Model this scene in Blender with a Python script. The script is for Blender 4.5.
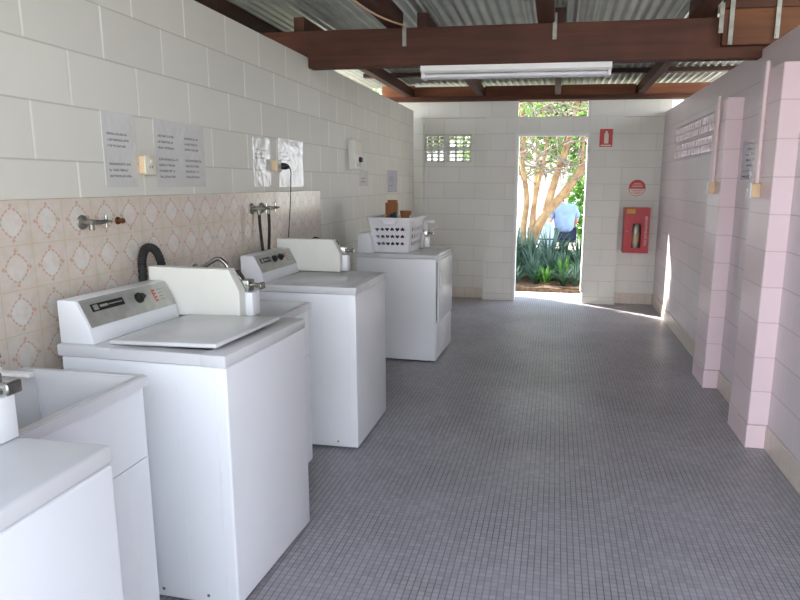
import bpy, bmesh, math, random
from mathutils import Vector, Matrix
random.seed(7)
SC = bpy.context.scene
for o in list(bpy.data.objects): bpy.data.objects.remove(o)
COL = SC.collection

# ------------------------------------------------------------------ camera
F_PX, YAW, PITCH, ROLL, CX, CY = 645.56, 0.17518, 0.18794, 0.00807, 439.18, 304.58
fwd = Vector((-math.sin(YAW)*math.cos(PITCH), math.cos(YAW)*math.cos(PITCH), -math.sin(PITCH)))
rt = Vector((math.cos(YAW), math.sin(YAW), 0)); up = rt.cross(fwd)
r2 = math.cos(ROLL)*rt + math.sin(ROLL)*up; u2 = -math.sin(ROLL)*rt + math.cos(ROLL)*up
cam = bpy.data.cameras.new('camera'); camo = bpy.data.objects.new('camera', cam); COL.objects.link(camo)
M = Matrix.Identity(4)
for i in range(3):
    M[i][0] = r2[i]; M[i][1] = u2[i]; M[i][2] = -fwd[i]
M[0][3], M[1][3], M[2][3] = 0, 0, 1.5
camo.matrix_world = M
cam.sensor_width = 36; cam.lens = F_PX*36/800
cam.shift_x = (400-CX)/800; cam.shift_y = (CY-300)/800
cam.clip_start = .05; cam.clip_end = 300
SC.camera = camo

# ------------------------------------------------------------------ sky, sun, exposure
W = bpy.data.worlds.new('sky'); SC.world = W; W.use_nodes = True
wn = W.node_tree; wn.nodes.clear()
bg = wn.nodes.new('ShaderNodeBackground'); wo = wn.nodes.new('ShaderNodeOutputWorld')
tc = wn.nodes.new('ShaderNodeTexCoord'); sx = wn.nodes.new('ShaderNodeSeparateXYZ')
cr = wn.nodes.new('ShaderNodeValToRGB')
wn.links.new(tc.outputs['Generated'], sx.inputs[0]); wn.links.new(sx.outputs['Z'], cr.inputs[0])
cr.color_ramp.elements[0].position = 0.0; cr.color_ramp.elements[0].color = (.95, .97, 1, 1)
cr.color_ramp.elements[1].position = 0.8; cr.color_ramp.elements[1].color = (.42, .55, .82, 1)
wn.links.new(cr.outputs[0], bg.inputs[0]); bg.inputs[1].default_value = 3.3
wn.links.new(bg.outputs[0], wo.inputs[0])
sun = bpy.data.lights.new('sun', 'SUN'); sun.energy = 12; sun.angle = .012; sun.color = (1, .94, .84)
suno = bpy.data.objects.new('sun', sun); COL.objects.link(suno)
suno.rotation_euler = Vector((.79, -.61, -.72)).to_track_quat('-Z', 'Y').to_euler()
suno.location = (-8, 14, 9)
VS = SC.view_settings
VS.view_transform = 'Standard'; VS.look = 'None'; VS.exposure = 0.9; VS.gamma = 1; VS.use_curve_mapping = False

# ------------------------------------------------------------------ node helpers
def lin(h):
    if isinstance(h, str):
        h = [int(h[i:i+2], 16)/255 for i in (0, 2, 4)]
    return tuple((c/12.92 if c <= .04045 else ((c+.055)/1.055)**2.4) for c in h) + (1,)
class N:
    """small expression builder for procedural materials"""
    def __init__(s, name, rough=.5, metal=0, spec=.5, coat=0):
        s.m = bpy.data.materials.new(name); s.m.use_nodes = True
        s.t = s.m.node_tree; s.b = s.t.nodes['Principled BSDF']
        s.b.inputs['Roughness'].default_value = rough; s.b.inputs['Metallic'].default_value = metal
        s.b.inputs['Specular IOR Level'].default_value = spec
        s.b.inputs['Coat Weight'].default_value = coat
        s.c = s.t.nodes.new('ShaderNodeTexCoord')
    def _set(s, inp, v):
        if hasattr(v, 'is_linked') or isinstance(v, bpy.types.NodeSocket): s.t.links.new(v, inp)
        else: inp.default_value = v
    def ma(s, op, a, b=0, c=None):
        n = s.t.nodes.new('ShaderNodeMath'); n.operation = op
        s._set(n.inputs[0], a); s._set(n.inputs[1], b)
        if c is not None: s._set(n.inputs[2], c)
        return n.outputs[0]
    def xyz(s):
        n = s.t.nodes.new('ShaderNodeSeparateXYZ'); s.t.links.new(s.c.outputs['Object'], n.inputs[0]); return n.outputs
    def noise(s, scale, detail=3, vec=None, rough=.5):
        n = s.t.nodes.new('ShaderNodeTexNoise'); n.inputs['Scale'].default_value = scale
        n.inputs['Detail'].default_value = detail; n.inputs['Roughness'].default_value = rough
        s.t.links.new(vec or s.c.outputs['Object'], n.inputs['Vector']); return n.outputs[0]
    def comb(s, x, y, z=0.0):
        n = s.t.nodes.new('ShaderNodeCombineXYZ')
        for i, v in enumerate((x, y, z)): s._set(n.inputs[i], v)
        return n.outputs[0]
    def white(s, vec):
        n = s.t.nodes.new('ShaderNodeTexWhiteNoise'); n.noise_dimensions = '3D'
        s.t.links.new(vec, n.inputs['Vector']); return n.outputs['Value']
    def mix(s, f, a, b):
        n = s.t.nodes.new('ShaderNodeMix'); n.data_type = 'RGBA'
        s._set(n.inputs[0], f); s._set(n.inputs[6], a); s._set(n.inputs[7], b); return n.outputs[2]
    def ramp(s, f, lo, hi, a=0.0, b=1.0):
        n = s.t.nodes.new('ShaderNodeMapRange'); n.clamp = True
        s._set(n.inputs[0], f)
        for i, v in enumerate((lo, hi, a, b)): n.inputs[i+1].default_value = v
        return n.outputs[0]
    def color(s, c): s._set(s.b.inputs['Base Color'], c); return s
    def rough(s, r): s._set(s.b.inputs['Roughness'], r); return s
    def bump(s, h, strength=.3, dist=.01):
        n = s.t.nodes.new('ShaderNodeBump'); n.inputs['Strength'].default_value = strength
        n.inputs['Distance'].default_value = dist; s.t.links.new(h, n.inputs['Height'])
        s.t.links.new(n.outputs[0], s.b.inputs['Normal']); return s

def speckled(name, c1, c2, scale=6, rough=.5, metal=0, bump=0, coat=0, spec=.5, detail=4):
    n = N(name, rough, metal, spec, coat)
    f = n.ramp(n.noise(scale, detail), .3, .7)
    n.color(n.mix(f, lin(c1), lin(c2)))
    if bump: n.bump(n.noise(scale*4, 3), bump, .005)
    return n.m

def line_mask(n, v, pitch, off, half):
    """1 near multiples of pitch"""
    f = n.ma('FRACT', n.ma('DIVIDE', n.ma('SUBTRACT', v, off), pitch))
    d = n.ma('MULTIPLY', n.ma('SUBTRACT', .5, n.ma('ABSOLUTE', n.ma('SUBTRACT', f, .5))), pitch)
    return n.ramp(d, half*.4, half*1.3, 1, 0)

def block_wall(name, axis, base, base2, hcol, vcol, zoff, joff, jw=.4, ch=.2, rough=.45, hs=.7, vs=.7):
    n = N(name, rough, 0, .4)
    o = n.xyz(); u = o[axis]; z = o[2]
    row = n.ma('FLOOR', n.ma('DIVIDE', n.ma('SUBTRACT', z, zoff), ch))
    par = n.ma('MULTIPLY', n.ma('MODULO', n.ma('ADD', row, 100), 2), jw/2)
    h = line_mask(n, z, ch, zoff, .0035)
    v = line_mask(n, n.ma('SUBTRACT', u, par), jw, joff, .0062)
    brk = n.ramp(n.noise(3.0, 2), .35, .6, .45, 1)
    cell = n.comb(n.ma('FLOOR', n.ma('DIVIDE', n.ma('SUBTRACT', n.ma('SUBTRACT', u, par), joff), jw)), row, axis)
    tone = n.ma('MULTIPLY', n.ma('ADD', n.white(cell), n.noise(5, 4)), .5)
    c = n.mix(n.ramp(tone, .2, .8), lin(base), lin(base2))
    c = n.mix(n.ma('MULTIPLY', v, n.ma('MULTIPLY', brk, vs)), c, lin(vcol))
    c = n.mix(n.ma('MULTIPLY', h, hs), c, lin(hcol))
    n.color(c)
    hh = n.ma('ADD', n.ma('MULTIPLY', n.ma('MAXIMUM', h, v), -1.0), n.ma('MULTIPLY', n.noise(60, 3), .12))
    n.bump(hh, .25, .003)
    return n.m

MT = {}
MT['block_left'] = block_wall('painted_block_left', 1, 'd4d2c6', 'dcdace', 'a09c90', 'fbfaf0', .165, .21, vs=.9, hs=.5)
MT['block_far'] = block_wall('painted_block_far', 0, 'e8e6de', 'eeece4', 'b4b4ae', 'cccac2', .09, .17, hs=.55, vs=.4)
MT['block_right'] = block_wall('painted_block_right', 1, 'e2d6da', 'e8dcdf', 'b4a6aa', 'eee2e6', .14, .2, rough=.3)  # wall colour carries a pink tint for the pink light falling on it
MT['pier_pink_light'] = block_wall('painted_pier_pink_light', 1, 'f4dce0', 'f6e0e4', 'd0b8bc', 'f0dade', .14, .2, jw=4, rough=.3)  # stronger pink light tint put into the pier colour

def tile_mat():
    n = N('flowered_wall_tile', .22, 0, .5)
    o = n.xyz(); P = .1525
    a = n.ma('DIVIDE', n.ma('SUBTRACT', o[1], 1.87-P/2), P); b = n.ma('DIVIDE', n.ma('SUBTRACT', o[2], 1.43), .151)
    u = n.ma('SUBTRACT', n.ma('FRACT', a), .5); v = n.ma('SUBTRACT', n.ma('FRACT', n.ma('ADD', b, 50)), .5)
    au = n.ma('ABSOLUTE', u); av = n.ma('ABSOLUTE', v)
    d = n.ma('POWER', n.ma('ADD', n.ma('POWER', n.ma('MULTIPLY', au, 1.05), 1.5), n.ma('POWER', av, 1.5)), .6667)
    ring = n.ramp(n.ma('ABSOLUTE', n.ma('SUBTRACT', d, .325)), .014, .036, 1, 0)
    ang = n.ma('ARCTAN2', v, u)
    dots = n.ramp(n.ma('SINE', n.ma('MULTIPLY', ang, 16)), -.6, .2, .3, 1)
    ring = n.ma('MULTIPLY', ring, dots)
    # leaf tips at the four points
    def tip(x, y):
        return n.ramp(n.ma('ADD', n.ma('ABSOLUTE', n.ma('SUBTRACT', au, x)), n.ma('ABSOLUTE', n.ma('SUBTRACT', av, y))), .03, .085, 1, 0)
    tips = n.ma('MAXIMUM', tip(.365, 0), tip(0, .385))
    corner = n.ramp(n.ma('ADD', n.ma('SUBTRACT', .5, au), n.ma('SUBTRACT', .5, av)), .12, .3, 1, 0)
    base = n.mix(n.ramp(d, .27, .40), lin('dcd8d0'), lin('d8cfc2'))
    base = n.mix(n.ma('MULTIPLY', corner, .5), base, lin('d2c8a8'))
    base = n.mix(n.ma('MULTIPLY', n.ramp(n.noise(34, 3), .42, .62), .4), base, lin('dcbfae'))
    base = n.mix(n.ma('MULTIPLY', n.ramp(n.noise(22, 3), .5, .7), .35), base, lin('bcc0a4'))
    fl = n.ma('MAXIMUM', ring, n.ma('MULTIPLY', tips, .9))
    c = n.mix(n.ma('MULTIPLY', fl, .62), base, lin('bd8a62'))
    g = n.ma('MAXIMUM', n.ramp(n.ma('SUBTRACT', .5, au), .006, .016, 1, 0), n.ramp(n.ma('SUBTRACT', .5, av), .006, .016, 1, 0))
    c = n.mix(n.ma('MULTIPLY', g, .32), c, lin('b0a890'))
    n.color(c); n.bump(n.ma('MULTIPLY', g, -1.0), .3, .002)
    return n.m
MT['tile'] = tile_mat()

def floor_mat():
    n = N('grey_mosaic_floor', .4, 0, .5)
    o = n.xyz(); p = .0262
    gx = line_mask(n, o[0], p, 0, .0022); gy = line_mask(n, o[1], p, 0, .0017)
    cell = n.comb(n.ma('FLOOR', n.ma('DIVIDE', o[0], p)), n.ma('FLOOR', n.ma('DIVIDE', o[1], p)))
    w = n.white(cell)
    c = n.mix(w, lin('9e9ca2'), lin('b0aeb4'))
    big = n.ramp(n.noise(1.3, 4), .35, .7)
    c = n.mix(n.ma('MULTIPLY', big, .3), c, lin('9c9892'))
    wear = n.ramp(n.noise(2.6, 3), .3, .7, .45, 1)
    g = n.ma('MAXIMUM', n.ma('MULTIPLY', gx, .85), n.ma('MULTIPLY', gy, .55))
    c = n.mix(n.ma('MULTIPLY', g, wear), c, lin('403a3a'))
    n.color(c); n.rough(n.ramp(big, 0, 1, .34, .5))
    n.bump(n.ma('MULTIPLY', g, -1.0), .3, .001)
    return n.m
MT['floor'] = floor_mat()

def wood_mat(name, c1, c2, c3, axis=0, rough=.6):
    n = N(name, rough, 0, .3)
    o = n.xyz()
    sc = [14, 14, 14]; sc[axis] = .9
    v = n.comb(n.ma('MULTIPLY', o[0], sc[0]), n.ma('MULTIPLY', o[1], sc[1]), n.ma('MULTIPLY', o[2], sc[2]))
    g = n.ramp(n.noise(1.6, 6, v, .6), .3, .7)
    big = n.ramp(n.noise(1.5, 3), .45, .65)
    c = n.mix(g, lin(c1), lin(c2)); c = n.mix(n.ma('MULTIPLY', big, .6), c, lin(c3))
    n.color(c); n.bump(g, .25, .003); return n.m
MT['beam'] = wood_mat('dark_brown_stained_timber', '42261c', '583428', '68402c', 0)
MT['beam_y'] = wood_mat('dark_stained_rafter_timber', '3c241c', '523228', '60402f', 1)
MT['redwood'] = wood_mat('red_brown_timber', '84503a', 'a06a4c', '744834', 0)
MT['orangewood'] = wood_mat('worn_orange_timber', '5c3822', '74492c', '4c2c1e', 0)
MT['purlin'] = wood_mat('dark_batten_timber', '2e1c18', '402a24', '33201a', 0)
MT['blockwood'] = wood_mat('brown_wood', '8a5430', 'a06a40', '7a4628', 2)
MT['enamel'] = speckled('white_enamel', 'e6e8ea', 'eaecee', 3, .28, spec=.5)
MT['enamel_top'] = speckled('white_enamel_worktop', 'd0d0d1', 'd8d8d8', 5, .22)
MT['plastic_white'] = speckled('white_plastic', 'e4e2e6', 'ebe9ec', 8, .4)
MT['cream'] = speckled('cream_painted_steel', 'dcdcd4', 'e3e3da', 5, .4)
MT['panel'] = speckled('brushed_console_face', 'a8a8a0', 'babab2', 30, .35, .4)
MT['black'] = speckled('black_plastic', '161618', '232326', 10, .4)
MT['rubber'] = speckled('black_rubber', '1c1c1c', '2a2928', 20, .7)
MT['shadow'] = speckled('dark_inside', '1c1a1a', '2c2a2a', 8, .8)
MT['chrome'] = speckled('worn_chrome', '8e8e88', 'b4b4ae', 20, .25, 1)
MT['brass'] = speckled('tarnished_brass', '5a3a24', '7c5230', 40, .5, .7)
MT['dullmetal'] = speckled('dull_metal', '7c7a72', '96948a', 20, .4, .8)
MT['galv'] = speckled('galvanised_strap', '8a8a84', 'a4a49c', 25, .5, .6)
MT['iron'] = speckled('galvanised_corrugated_iron', '8c9492', 'a8aeac', 3, .42, .55, detail=6)
MT['skirt'] = None
MT['white_paint'] = speckled('white_gloss_paint', 'eceae6', 'f2f0ec', 4, .35)
MT['pinkpipe'] = speckled('pink_painted_conduit', 'e8d2d2', 'f0dcdc', 6, .4)
MT['ivory'] = speckled('yellowed_ivory_plastic', 'dcbc90', 'e6cba6', 6, .4)
MT['ivory_pale'] = speckled('pale_ivory_plastic', 'd8d0b8', 'e4decb', 6, .4)
MT['red'] = speckled('red_enamel', 'b01824', 'c02430', 5, .3)
MT['darkred'] = speckled('dark_red_recess', '6a1018', '7c1820', 5, .5)
MT['signred'] = speckled('sign_red', 'c8362c', 'd04236', 10, .4)
MT['signwhite'] = speckled('sign_white', 'ecd8cc', 'f2e2d8', 10, .4)
MT['yellow'] = speckled('yellow_label', 'c89a30', 'd8aa44', 12, .5)
MT['silver'] = speckled('silver_cylinder', 'b8b4a8', 'd0ccc0', 14, .3, .5)
MT['concrete'] = speckled('pale_concrete', 'bcbab8', 'ccc9c6', 4, .8, bump=.3)
MT['mulch'] = speckled('leaf_mulch', '4a3a2a', '86694e', 22, .9, bump=.8)
MT['ground'] = speckled('dry_ground', 'b4ac90', 'c8bea4', 2, .95, bump=.4)
MT['bark'] = speckled('pale_orange_bark', '7c5c3a', 'b89a70', 7, .8, bump=.6)
MT['twig'] = speckled('grey_twigs', '6e6052', '94867a', 9, .8)
MT['render_white'] = speckled('white_rendered_wall', 'e8e8e6', 'f2f2f0', 2, .8)
MT['cloth_teal'] = speckled('dark_teal_cloth', '1a3440', '2c4c58', 12, .9)
MT['cloth_red'] = speckled('red_cloth', '7a1a26', '98242e', 12, .9)
MT['shirt'] = speckled('pale_blue_cotton', '7c94bc', '90a8cc', 9, .9)
MT['trousers'] = speckled('navy_trousers', '1c2438', '28304a', 9, .9)
MT['skin'] = speckled('skin', 'c89478', 'd8a488', 9, .6)
MT['hair'] = speckled('brown_hair', '4a3424', '5e4430', 30, .8)
MT['gas'] = speckled('pale_blue_grey_enamel', '9cb8c4', 'b0c8d2', 6, .4)
def leafmat(name, a, b, tr=.25):
    n = N(name, .5, 0, .4); n.color(n.mix(n.ramp(n.noise(5, 3), .3, .7), lin(a), lin(b)))
    n.b.inputs['Subsurface Weight'].default_value = 0
    t = n.t.nodes.new('ShaderNodeBsdfTranslucent'); t.inputs[0].default_value = lin(b)
    mx = n.t.nodes.new('ShaderNodeMixShader'); mx.inputs[0].default_value = tr
    out = n.t.nodes['Material Output']
    n.t.links.new(n.b.outputs[0], mx.inputs[1]); n.t.links.new(t.outputs[0], mx.inputs[2]); n.t.links.new(mx.outputs[0], out.inputs[0])
    return n.m
MT['leaf_dark'] = leafmat('dark_strap_leaf', '1c3826', '3e5e42')
MT['leaf_grey'] = leafmat('grey_green_leaf', '42604e', '728a78')
MT['leaf_bright'] = leafmat('bright_green_leaf', '3c742a', '6c9c40')
MT['leaf_tree'] = leafmat('light_tree_leaf', '4e7034', '86a85a', .4)
MT['leaf_mid'] = leafmat('mid_green_tree_leaf', '345428', '5c7c44', .35)

def skirt_mat():
    n = N('beige_skirting_tile', .25)
    o = n.xyz(); s = n.ma('ADD', o[0], o[1])
    g = line_mask(n, s, .153, .02, .002)
    f = n.ramp(n.noise(40, 3), .4, .65)
    c = n.mix(n.ma('MULTIPLY', f, .5), lin('e6dace'), lin('dcc8b4'))
    c = n.mix(n.ma('MULTIPLY', g, .6), c, lin('a89a84')); n.color(c); return n.m
MT['skirt'] = skirt_mat()
def notice_mat(name, cols, y0, rows, top, pitch, seed, paper='ccccc6', paper2='d4d3ce', axis=1, ink='7c7a7e', amt=.7):
    """laminated sheet with unreadable lines of print; cols = list of (start, end) along the wall, rows = set of line numbers"""
    n = N(name, .16, 0, .4, coat=.15)
    o = n.xyz(); u = o[axis]; z = o[2]
    r = n.ma('DIVIDE', n.ma('SUBTRACT', top, z), pitch); k = n.ma('FLOOR', r); fr = n.ma('FRACT', r)
    line = n.ma('MULTIPLY', n.ramp(fr, .25, .35), n.ramp(fr, .65, .75, 1, 0))
    inrow = None
    for q in rows:
        t = n.ma('COMPARE', k, float(q), .2); inrow = t if inrow is None else n.ma('MAXIMUM', inrow, t)
    incol = None
    for a, b in cols:
        bb = n.ma('ADD', b, n.ma('MULTIPLY', n.white(n.comb(k, seed)), -(b-a)*.3))
        t = n.ma('MULTIPLY', n.ma('GREATER_THAN', u, a), n.ma('LESS_THAN', u, bb)); incol = t if incol is None else n.ma('MAXIMUM', incol, t)
    word = n.ramp(n.noise(90, 2, n.comb(u, n.ma('MULTIPLY', k, 3.7), z)), .38, .46)
    f = n.ma('MULTIPLY', n.ma('MULTIPLY', line, inrow), n.ma('MULTIPLY', incol, word))
    c = n.mix(n.ma('MULTIPLY', f, amt), n.mix(n.noise(4), lin(paper), lin(paper2)), lin(ink))
    n.color(c); n.bump(n.noise(14, 2), .6, .012); return n.m

# ------------------------------------------------------------------ mesh helpers
def BM(): return bmesh.new()
def box(bm, x0, x1, y0, y1, z0, z1, bev=0, seg=2, mat=None):
    t = bmesh.new(); bmesh.ops.create_cube(t, size=1)
    for v in t.verts:
        v.co = Vector(((x0+x1)/2+v.co.x*(x1-x0), (y0+y1)/2+v.co.y*(y1-y0), (z0+z1)/2+v.co.z*(z1-z0)))
    if bev: bmesh.ops.bevel(t, geom=t.edges[:], offset=bev, segments=seg, affect='EDGES', profile=.5)
    if mat is not None:
        bmesh.ops.transform(t, matrix=mat, verts=t.verts)
    merge(bm, t)
def merge(bm, t):
    me = bpy.data.meshes.new('tmp'); t.to_mesh(me); bm.from_mesh(me); bpy.data.meshes.remove(me); t.free()
def prism(bm, pts, axis, a, b, bev=0):
    """polygon pts in the plane normal to axis, extruded from a to b"""
    t = bmesh.new()
    def P(p, w):
        if axis == 1: return (p[0], w, p[1])
        if axis == 0: return (w, p[0], p[1])
        return (p[0], p[1], w)
    A = [t.verts.new(P(p, a)) for p in pts]; B = [t.verts.new(P(p, b)) for p in pts]
    n = len(pts); t.faces.new(A); t.faces.new(B[::-1])
    for i in range(n): t.faces.new([A[i], B[i], B[(i+1) % n], A[(i+1) % n]])
    bmesh.ops.recalc_face_normals(t, faces=t.faces)
    if bev: bmesh.ops.bevel(t, geom=t.edges[:], offset=bev, segments=2, affect='EDGES', profile=.5)
    merge(bm, t)
def tube(bm, pts, rad, seg=10, closed_ends=True):
    pts = [Vector(p) for p in pts]
    rads = rad if isinstance(rad, (list, tuple)) else [rad]*len(pts)
    prev = None; rings = []
    for i, p in enumerate(pts):
        d = (pts[min(i+1, len(pts)-1)]-pts[max(i-1, 0)]).normalized()
        if prev is None:
            a = Vector((0, 0, 1)) if abs(d.z) < .9 else Vector((1, 0, 0))
            u = d.cross(a).normalized()
        else: u = (prev-d*prev.dot(d)).normalized()
        prev = u; w = d.cross(u)
        rings.append([bm.verts.new(p+(u*math.cos(2*math.pi*k/seg)+w*math.sin(2*math.pi*k/seg))*rads[i]) for k in range(seg)])
    for a, b in zip(rings, rings[1:]):
        for k in range(seg): bm.faces.new([a[k], a[(k+1) % seg], b[(k+1) % seg], b[k]])
    if closed_ends: bm.faces.new(rings[0][::-1]); bm.faces.new(rings[-1])
def smooth_pts(pts, n=6):
    P = [Vector(p) for p in pts]; out = []
    P = [P[0]*2-P[1]] + P + [P[-1]*2-P[-2]]
    for i in range(1, len(P)-2):
        for k in range(n):
            t = k/n; a, b, c, d = P[i-1], P[i], P[i+1], P[i+2]
            out.append(.5*((2*b)+(c-a)*t+(2*a-5*b+4*c-d)*t*t+(3*b-a-3*c+d)*t**3))
    out.append(P[-2]); return out
def lathe(bm, prof, c=(0, 0, 0), seg=20, axis=2):
    rings = []
    for r, h in prof:
        ring = []
        for k in range(seg):
            a = 2*math.pi*k/seg; x, y = r*math.cos(a), r*math.sin(a)
            v = (x, y, h) if axis == 2 else ((h, x, y) if axis == 0 else (x, h, y))
            ring.append(bm.verts.new(Vector(v)+Vector(c)))
        rings.append(ring)
    for a, b in zip(rings, rings[1:]):
        for k in range(seg): bm.faces.new([a[k], a[(k+1) % seg], b[(k+1) % seg], b[k]])
    bm.faces.new(rings[0][::-1]); bm.faces.new(rings[-1])
    bmesh.ops.recalc_face_normals(bm, faces=bm.faces)
def obj(name, bm, mat, parent=None, smooth=False, loc=None, rotz=0):
    me = bpy.data.meshes.new(name); bm.to_mesh(me); bm.free()
    me.materials.append(MT[mat] if isinstance(mat, str) else mat)
    if smooth:
        for p in me.polygons: p.use_smooth = True
        try: me.set_sharp_from_angle(angle=math.radians(40))
        except Exception: pass
    o = bpy.data.objects.new(name, me); COL.objects.link(o)
    if parent is not None: o.parent = parent
    if loc: o.location = loc
    if rotz: o.rotation_euler.z = rotz
    return o
def thing(name, label, cat, loc=(0, 0, 0), rotz=0, group=None):
    o = bpy.data.objects.new(name, None); COL.objects.link(o); o.location = loc; o.rotation_euler.z = rotz
    o.empty_display_size = .1
    return tag(o, label, cat, group)
def tag(o, label, cat, group=None, kind=None):
    o['label'] = label; o['category'] = cat
    if group: o['group'] = group
    if kind: o['kind'] = kind
    return o
def struct(name, bm, mat, **k):
    o = obj(name, bm, mat, **k); o['kind'] = 'structure'; return o

# ------------------------------------------------------------------ room shell
XL, XR, XP = -1.78, 1.249, 1.142
b = BM(); box(b, -2.4, 1.5, -.6, 8.62, -.1, 0); o = struct('floor', b, 'floor')
b = BM(); box(b, XL-.12, XL, -.1, 8.12, 0, 2.362); struct('wall_left', b, 'block_left')
b = BM(); box(b, XL, XL+.009, -.1, 4.765, 0, 1.43, .002, 1); struct('trim_1', b, 'tile')
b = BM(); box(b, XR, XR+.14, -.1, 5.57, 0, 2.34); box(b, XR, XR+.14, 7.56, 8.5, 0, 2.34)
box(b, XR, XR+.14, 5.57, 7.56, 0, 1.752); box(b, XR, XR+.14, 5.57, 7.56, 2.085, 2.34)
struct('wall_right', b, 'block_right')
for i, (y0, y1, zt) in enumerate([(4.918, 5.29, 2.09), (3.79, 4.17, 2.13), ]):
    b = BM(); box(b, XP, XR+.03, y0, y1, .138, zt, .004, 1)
    struct('trim_%d' % (2+i), b, 'pier_pink_light')
# far wall
b = BM(); Y0, Y1 = 8.24, 8.48
box(b, -2.3, -1.684, Y0, Y1, 0, 2.286)
box(b, -.886, -.48, Y0, Y1, 0, 2.29); box(b, .372, .768, Y0, Y1, 0, 2.29)
box(b, -.48, .372, Y0+.02, Y1, 2.075, 2.29)
box(b, .768, 1.40, 8.36, Y1, 0, 2.29)
box(b, -1.684, -.886, 8.36, Y1, 0, 1.75); box(b, -1.684, -.886, 8.36, Y1, 2.09, 2.29); box(b, -1.08, -.886, 8.36, Y1, 1.75, 2.09)
box(b, -2.3, -.50, 8.34, 8.46, 2.2905, 2.488); box(b, .345, 1.322, 8.34, 8.46, 2.2905, 2.488)
struct('wall_far', b, 'block_far')
# unseen wall added to keep light out, dark board for the gap above it
b = BM(); box(b, -2.42, -2.32, 4.0, 5.8, 0, 2.69); box(b, -2.42, -2.32, 5.8, 8.6, 0, 2.2); struct('wall_left_light_stop', b, 'block_left')
b = BM(); box(b, -2.30, -2.24, -.1, 5.8, 2.30, 2.69); struct('trim_5', b, 'purlin')
b = BM(); box(b, -2.238, -1.816, 8.34, 8.40, 2.49, 2.69); struct('trim_6', b, 'redwood')
# skirting
b = BM(); box(b, XR-.009, XR, -.1, 3.79, 0, .138, .002, 1); box(b, XR-.009, XR, 4.17, 4.918, 0, .138, .002, 1); box(b, XR-.009, XR, 5.29, 8.36, 0, .138, .002, 1)
struct('baseboard_right', b, 'skirt')
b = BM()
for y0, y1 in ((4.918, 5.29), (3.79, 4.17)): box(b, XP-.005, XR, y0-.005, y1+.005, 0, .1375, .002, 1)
struct('baseboard_piers', b, 'pier_pink_light')
b = BM(); box(b, .772, 1.24, 8.351, 8.36, 0, .138, .002, 1); box(b, -1.684, -.886, 8.351, 8.36, 0, .138, .002, 1)
struct('baseboard_far', b, 'skirt')
b = BM(); box(b, .379, .774, 8.234, 8.2395, 0, .138, .002, 1); box(b, -.892, -.516, 8.234, 8.2395, 0, .138, .002, 1)
struct('baseboard_doorway', b, 'block_far')
# door frame
b = BM(); box(b, -.515, -.474, 8.225, 8.30, 0, 2.10, .004, 1); box(b, -.474, .352, 8.225, 8.30, 2.058, 2.10, .004, 1); box(b, .352, .378, 8.225, 8.46, .1385, 2.10, .004, 1)
struct('door_1', b, 'white_paint')
# corrugated roof
def corrugated(x0, x1, y0, y1, z, pitch=.0762, amp=.009, t=.002):
    bm = BM(); n = int((x1-x0)/pitch*8); rows = []
    for y in (y0, y1):
        for dz in (0, t):
            rows.append([bm.verts.new((x0+(x1-x0)*i/n, y, z+dz+amp*math.cos(2*math.pi*(x1-x0)*i/n/pitch))) for i in range(n+1)])
    a0, a1, c0, c1 = rows
    for i in range(n):
        bm.faces.new([a0[i], a0[i+1], c0[i+1], c0[i]]); bm.faces.new([a1[i], c1[i], c1[i+1], a1[i+1]])
        bm.faces.new([a0[i], a1[i], a1[i+1], a0[i+1]]); bm.faces.new([c0[i], c0[i+1], c1[i+1], c1[i]])
    bmesh.ops.recalc_face_normals(bm, faces=bm.faces)
    return bm
struct('ceiling', corrugated(-2.6, 2.1, -.6, 8.72, 2.705), 'iron', smooth=True)

# ------------------------------------------------------------------ roof timbers
b = BM()
prism(b, [(-2.2, 2.365), (XL+.004, 2.365), (XL+.004, 2.289), (1.249, 2.289), (1.249, 2.345), (1.62, 2.345), (1.62, 2.539), (-2.2, 2.539)], 1, 4.60, 4.70, .003)
bo = obj('roof_beam', b, 'beam'); tag(bo, 'deep dark brown beam crossing the room under the corrugated roof', 'beam')
b = BM(); box(b, .99, 1.6, 4.552, 4.599, 2.36, 2.575, .003, 1)
tag(obj('splice_board', b, 'orangewood'), 'orange brown timber board lapped against the right end of the big roof beam', 'board')
b = BM(); box(b, .99, 1.6, 4.545, 4.598, 2.577, 2.68, .003, 1)
tag(obj('roof_batten', b, 'beam'), 'short red brown timber lying above the lapped board at the top right', 'batten')
# rafters : near bay and far bay
RL = {
 'n0': 'dark rafter with a pale cord on it, leftmost in front of the big beam',
 'n1': 'dark rafter in the middle of the roof in front of the big beam',
 'n2': 'dark rafter right of the iron roofing in front of the big beam',
 'f0': 'brown rafter along the top of the left wall behind the big beam',
 'f1': 'brown rafter behind the left part of the fluorescent light',
 'f2': 'short looking rafter above the doorway opening behind the light',
 'f3': 'dark rafter right of the fluorescent light behind the big beam'}
for k, x, w, y0, y1 in [('n0', -1.145, .11, -.55, 4.64), ('n1', -.11, .11, -.55, 4.64), ('n2', .85, .11, -.55, 4.64),
                        ('f0', -1.86, .08, 4.66, 8.58), ('f1', -.96, .075, 4.66, 8.58), ('f2', -.025, .07, 4.66, 8.58), ('f3', .935, .08, 4.66, 8.58)]:
    b = BM(); box(b, x-w/2, x+w/2, y0, y1, 2.54, 2.648, .003, 1)
    tag(obj('rafter', b, 'beam_y'), RL[k], 'rafter', 'rafters under the iron roof')
for y, d, lab in [(5.0, .05, 'dark batten under the iron roofing right behind the big beam'), (6.72, .09, 'dark batten under the iron roofing level with the top of the light'),
               (7.42, .09, 'dark batten under the iron roofing nearest the doorway wall'),
               (2.9, .05, 'dark batten under the iron roofing in front of the beam')][1:3]:
    b = BM(); box(b, -2.2, 1.9, y-d/2, y+d/2, 2.650, 2.694, .002, 1)
    tag(obj('purlin', b, 'purlin'), lab, 'batten', 'battens under the iron roof')
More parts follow.
